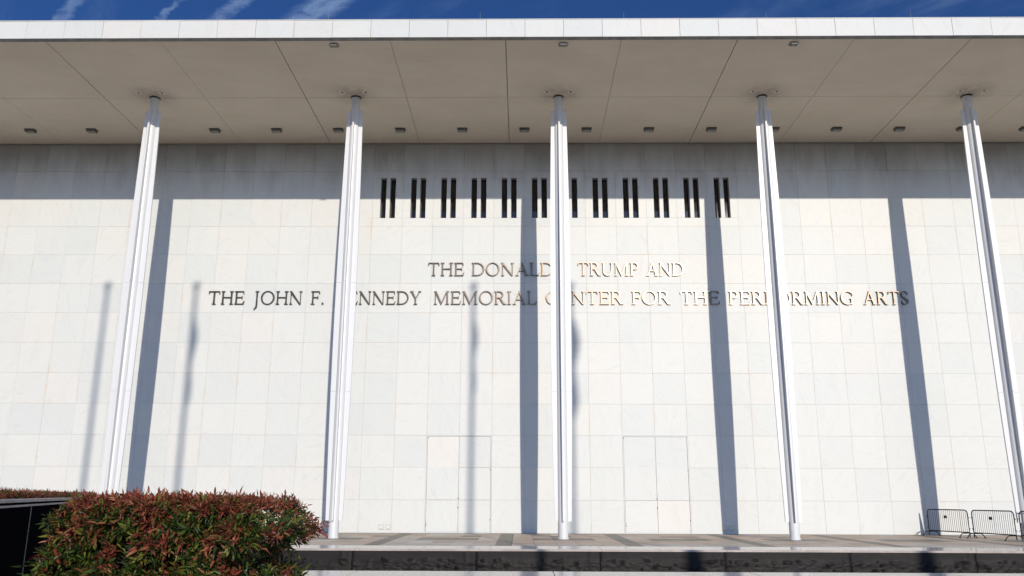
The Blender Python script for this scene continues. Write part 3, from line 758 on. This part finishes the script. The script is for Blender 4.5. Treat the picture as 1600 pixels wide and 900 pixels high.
flagpole(-3.68, 10.67, (9.2, 5.9, .40), 'flagpole with a limp flag whose shadow falls across the left marble door')
flagpole(.66, 10.67, (9.2, 5.2, .60), 'flagpole with a limp flag whose shadow falls beside the middle column')
for xs, lab in ((3.53, 'added dark pier out of view, placed to shade the black terrace wall right of the right door'), (10.30, 'added dark pier out of view, placed to shade the black terrace wall below the barriers')):
    Y = -44.0; t = -10.7 - Y; X = xs + SUN.x / -SUN.y * t; Z = .10 + SUN.z / -SUN.y * t  # unseen piers, added to throw the dark bands on the black facing
    e = empty('shadow_pier', (X, Y, 0)); tag(e, lab, 'shadow pier', 'unseen dark piers added for their shadows')
    b = MB(); b.box(-.24, .24, -.24, .24, 0, Z - .5); b.box(-.32, .32, -.32, .32, 0, .25); b.obj('pier', M['dark_metal'], e)
    b = MB(); b.lathe([(.24, Z - .499), (.24, Z - .2), (.17, Z - .05), (.03, Z)], 20); b.obj('shadow_pier_cap', M['dark_metal'], e, smooth=True)

# ------------------------------------------------------------------ planter of black granite at the left
A = Vector((-3.45, -34.9)); B_ = Vector((-9.3, -20.0)); dv = (B_ - A).normalized(); nv = Vector((dv.y, -dv.x))   # nv points right
pl_o = empty('granite_planter', (0, 0, 0)); tag(pl_o, 'polished black granite planter with a thin pale coping, at the left edge behind the hedge', 'planter')
def quad(b, s0, s1, o0, o1, z0, z1):
    """box along the planter side: s along, o outward"""
    p = [A + dv * s0 + nv * o0, A + dv * s1 + nv * o0, A + dv * s1 + nv * o1, A + dv * s0 + nv * o1]
    vs = [(q.x, q.y, z) for z in (z0, z1) for q in p]
    b.add(vs, [(0, 1, 2, 3), (4, 7, 6, 5), (0, 4, 5, 1), (1, 5, 6, 2), (2, 6, 7, 3), (3, 7, 4, 0)])
LS = (B_ - A).length
b = MB(); quad(b, 0, LS, -.20, -.031, 0.0, 1.43); b.obj('planter_wall', M['joint'], pl_o)
sj = (-28.85 - A.y) / dv.y; s = sj - 2 * 2.6
while s < LS:
    b = MB(); quad(b, max(0, s) + .007, min(LS, s + 2.6) - .007, -.03, 0, 0.0, 1.43)
    if min(LS, s + 2.6) > max(0, s) + .1: b.obj('granite_slab', M['granite_black'], pl_o)
    s += 2.6
b = MB(); quad(b, sj - .012, sj + .012, .001, .005, 0.0, 1.43); b.obj('joint_strip', M['drip'], pl_o)
b = MB(); quad(b, 0, LS, -.22, .012, 1.468, 1.490); b.obj('coping', M['trim_stone'], pl_o)
b = MB(); quad(b, 0, LS, -.205, .001, 1.431, 1.448); b.obj('trim_strip', M['trim_stone'], pl_o)
b = MB(); quad(b, 0, LS, -.18, -.012, 1.4485, 1.4675); b.obj('shadow_gap', M['granite_black'], pl_o)
b = MB(); quad(b, .1, LS - .1, -5.0, -.21, .0, 1.30); b.obj('soil', M['soil'], pl_o)

# ------------------------------------------------------------------ hedges
LV = None
def leaf_verts(L, Wd, curl):
    return [Vector((0, 0, 0)), Vector((L * .30, Wd * .46, curl * .12 * L + .002)), Vector((L * .34, 0, -.002)), Vector((L * .30, -Wd * .46, curl * .12 * L + .002)),
            Vector((L * .68, Wd * .34, curl * .02 * L)), Vector((L * .70, 0, -curl * .05 * L)), Vector((L * .68, -Wd * .34, curl * .02 * L)), Vector((L, 0, -curl * .22 * L))]
LF = [(0, 1, 2), (0, 2, 3), (1, 4, 5, 2), (3, 2, 5, 6), (4, 7, 5), (6, 5, 7)]
LF_FAR = [(0, 1, 7, 3)]
def frame_from(d, roll):
    d = d.normalized(); a = d.cross(Vector((0, 0, 1)))
    if a.length < .01: a = Vector((1, 0, 0))
    a.normalize(); b = a.cross(d)
    return Matrix((d, a * math.cos(roll) + b * math.sin(roll), -a * math.sin(roll) + b * math.cos(roll))).transposed()
def sprig(out, rnd, pos, dr, size, tone, far=False, stems=None):
    """a pinnate shoot: a short stalk with leaflets in opposite pairs and one at the tip"""
    n = rnd.choice((2, 3, 3, 4)); ln = size * rnd.uniform(1.1, 1.9); side = dr.cross(Vector((rnd.uniform(-1, 1), rnd.uniform(-1, 1), rnd.uniform(-.2, 1)))).normalized()
    for i in range(n + 1):
        s = (i + .6) / (n + 1); base = pos + dr * ln * s + Vector((0, 0, -.12 * ln * s * s))
        dirs = [dr] if i == n else [(dr * .62 + side * .78).normalized(), (dr * .62 - side * .78).normalized()]
        for q in dirs:
            q = (q + Vector((rnd.gauss(0, .22), rnd.gauss(0, .22), rnd.gauss(0, .2)))).normalized()
            L = size * rnd.uniform(.65, 1.2); vs = leaf_verts(L, L * rnd.uniform(.23, .34), rnd.uniform(-.2, 1.2))
            Mx = frame_from(q, rnd.gauss(0, .7)); t = tone
            r = rnd.random()
            if r < .14: t = {0: 1, 1: 2, 2: 0, 3: 5, 4: 3, 5: 2}[tone]
            out.append((([base + Mx @ v for v in vs]), t))
    if stems is not None: stems.append((pos - dr * size * .8, pos + dr * ln))
def cam_near(v): return (v - camo.location).length

def build_hedge(name, lab, cat, sprigs, big=0, far=False, extra_stems=()):
    e = empty(name, (sum(s[0].x for s in sprigs) / len(sprigs), sum(s[0].y for s in sprigs) / len(sprigs), 0.0)); tag(e, lab, cat)
    rnd = random.Random(11); leaves = []; st = []
    for pos, dr, size, tone in sprigs: sprig(leaves, rnd, pos, dr, size, tone, far, st)
    off = Vector(e.location)
    # the leaves that show largest are parts of their own
    idx = list(range(len(leaves)))
    if big:
        vis = []
        for i in idx:
            c = leaves[i][0][5]; v = c - camo.location; dd = v.dot(fwd)
            sx, sy = v.dot(right) / dd, v.dot(up) / dd
            if -.345 < sy and abs(sx) < .61:
                a = leaves[i][0][7] - leaves[i][0][0]; w = leaves[i][0][4] - leaves[i][0][6]; nn_ = a.cross(w)
                vis.append((abs(nn_.dot(v.normalized())) / dd ** 2, i))
        vis.sort(reverse=True)
        # keep to leaves near the surface that faces the camera
        vis = [i for s_, i in vis if leaves[i][0][5].y < -31.93][:big]
        chosen = set(vis)
        for i in vis:
            vs, t = leaves[i]; o0 = vs[0].copy()
            me = bpy.data.meshes.new('leaf'); me.from_pydata([tuple(v - o0) for v in vs], [], LF); me.materials.append(LEAF[t]); me.shade_smooth()
            inst('leaf', me, o0 - off, e)
        leaves = [l for i, l in enumerate(leaves) if i not in chosen]
    V, F, MI = [], [], []
    for vs, t in leaves:
        n = len(V)
        if far:
            V += [tuple(vs[k] - off) for k in (0, 1, 7, 3)]; F.append((n, n + 1, n + 2, n + 3)); MI.append(t)
        else:
            V += [tuple(v - off) for v in vs]
            for f in LF: F.append(tuple(i + n for i in f)); MI.append(t)
    me = bpy.data.meshes.new('foliage'); me.from_pydata(V, [], F)
    for m in LEAF: me.materials.append(m)
    me.polygons.foreach_set('material_index', MI); me.shade_smooth(); me.update()
    tag(inst('foliage', me, (0, 0, 0), e), kind='stuff')
    b = MB()
    for a, c in st[::(2 if not far else 4)]: b.tube([a - off, c - off], .0014 if not far else .003, 3)
    for pts, r in extra_stems: b.tube([Vector(p) - off for p in pts], r, 6)
    b.obj('stems', M['stem'], e)
    return e

rnd = random.Random(5)
X0, X1, Y0, Y1, ZT = -3.91, -3.02, -32.12, -30.95, 1.480
sp = []
def tone_at(p, top):
    nv_ = noise.noise(Vector((p.x * 6.5, p.y * 4, p.z * 8.0))) + .3 * noise.noise(Vector((p.x * 9, p.y * 9, p.z * 9)))
    r = rnd.random()
    if top > .80: return rnd.choice((0, 1, 1, 0, 0, 2)) if r < .78 else rnd.choice((3, 5, 2))
    if nv_ > .33: return rnd.choice((0, 0, 1, 2)) if r < .78 else rnd.choice((2, 4))
    if nv_ > .17: return rnd.choice((2, 5, 2, 1)) if r < .5 else rnd.choice((3, 4, 5))
    return rnd.choice((3, 4, 4, 3, 5, 3)) if r < .88 else rnd.choice((2, 0))
def right_edge(z):     # the right end is ragged: wide above, pinched below
    h = ZT - z
    if h < .16: return X1 + .10 + .12 * math.sin(h / .16 * math.pi * .5)
    if h < .30: return X1 + .22 - (h - .16) / .14 * .22
    return X1 + .0 + .14 * max(0, math.sin((h - .30) * 9))
def left_edge(z):
    h = ZT - z
    return X0 + (.16 - h * 1.2 if h < .10 else .05 + .05 * math.sin(h * 14))
for i in range(10500):
    face = rnd.random(); zlow = rnd.random() < .84
    z = rnd.uniform(ZT - .52, ZT) if zlow else rnd.uniform(.05, ZT - .5)
    xl, xr = left_edge(z), right_edge(z)
    if face < .60:
        dep = abs(rnd.gauss(0, .085)); x = rnd.uniform(xl, xr); y = Y0 + dep + .15 * noise.noise(Vector((x * 7, z * 9, 1.0)))
        # round the vertical corners
        cr = .12; dx = min(x - xl, xr - x)
        if dx < cr: y += cr - math.sqrt(max(0, cr * cr - (cr - dx) ** 2))
        dr = Vector((rnd.gauss(0, .45), -1 + rnd.gauss(0, .25), rnd.gauss(.45, .4)))
    elif face < .80:
        z = ZT - abs(rnd.gauss(0, .03)); x = rnd.uniform(X0 + .13, X1 + .12); y = rnd.uniform(Y0, Y1)
        if rnd.random() < .5: y = Y0 + abs(rnd.gauss(0, .2))
        dr = Vector((rnd.gauss(0, .4), rnd.gauss(-.2, .4), 1))
    elif face < .90:
        y = rnd.uniform(Y0, Y1); x = xr - abs(rnd.gauss(0, .05)); dr = Vector((1, rnd.gauss(-.3, .4), rnd.gauss(.3, .4)))
        if rnd.random() < .35: continue
    elif face < .96:
        y = rnd.uniform(Y0, Y1); x = xl + abs(rnd.gauss(0, .05)); dr = Vector((-1, rnd.gauss(-.3, .4), rnd.gauss(.3, .4)))
    else:
        y = Y1 - abs(rnd.gauss(0, .1)); x = rnd.uniform(xl, xr); dr = Vector((rnd.gauss(0, .4), 1, rnd.gauss(.4, .3)))
    p = Vector((x, y, z))
    # hollows between the shoots
    if noise.noise(Vector((x * 7, y * 3, z * 9 + 4))) < -.10 and face < .6 and z < ZT - .06: continue
    tn = 1 - (ZT - z) / .22
    size = rnd.uniform(.024, .050) * (1.2 if z < ZT - .10 else .85)
    sp.append((p, dr.normalized(), size, tone_at(p, tn)))
# single long shoots that stand clear of the clipped top
for i in range(26):
    x = rnd.uniform(X0 + .2, X1 + .15); sp.append((Vector((x, Y0 + rnd.uniform(.02, .5), ZT + rnd.uniform(.008, .02))), Vector((rnd.gauss(0, .3), 0, 1)).normalized(), rnd.uniform(.014, .022), rnd.choice((0, 2, 2))))
canes = []
for i in range(70):
    x = rnd.uniform(X0 + .1, X1 - .05); y = rnd.uniform(Y0 + .12, Y1 - .1); pts = []
    for k in range(6): pts.append((x + rnd.gauss(0, .03) + (x - (X0 + X1) / 2) * .05 * k, y + rnd.gauss(0, .02), (ZT - .07) * k / 5))
    canes.append((pts, .007))
hedge = build_hedge('clipped_hedge', 'clipped hedge with narrow red, bronze and green leaves in the left foreground', 'hedge', sp, big=298, extra_stems=canes)
# dense twiggy heart of the hedge, so no light passes through its middle
b = MB()
nx_, nz_ = 14, 16
def heart(x0, x1, y0, y1, z0, z1, off):
    b = MB(); n = 10
    import itertools
    vs = []; fs = []
    def P3(u, v, w):
        p = Vector((x0 + (x1 - x0) * u, y0 + (y1 - y0) * v, z0 + (z1 - z0) * w))
        return p + Vector((noise.noise(p * 6), noise.noise(p * 6 + Vector((9, 0, 0))), noise.noise(p * 6 + Vector((0, 9, 0))))) * .07 - off
    for ax in range(3):
        for side in (0, 1):
            base = len(vs)
            for i in range(n + 1):
                for j in range(n + 1):
                    c = [0, 0, 0]; c[ax] = side; c[(ax + 1) % 3] = i / n; c[(ax + 2) % 3] = j / n; vs.append(P3(*c))
            for i in range(n):
                for j in range(n):
                    a = base + i * (n + 1) + j; q = (a, a + n + 1, a + n + 2, a + 1); fs.append(q if side else q[::-1])
    b.add(vs, fs); return b
heart(X0 + .16, X1 - .16, Y0 + .28, Y1 - .15, .25, ZT - .07, Vector(hedge.location)).obj('twig_core', M['soil'], hedge)

# the lower hedge that grows in the planter, seen as a thin red line above the coping
sp = []
for i in range(4200):
    s = rnd.uniform(2.2, LS - .2) if rnd.random() < .8 else rnd.uniform(2.2, 9); o = -.26 - abs(rnd.gauss(0, .35)); z = 1.50 - abs(rnd.gauss(0, .03)) if rnd.random() < .7 else rnd.uniform(1.25, 1.5)
    q = A + dv * s + nv * o; p = Vector((q.x, q.y, z + .02))
    sp.append((p, Vector((rnd.gauss(0, .5), rnd.gauss(0, .5), 1)).normalized(), rnd.uniform(.03, .045), rnd.choice((0, 0, 1, 2, 4, 3))))
build_hedge('planter_hedge', 'low red leaved hedge growing inside the black granite planter at the left edge', 'hedge', sp, far=True)
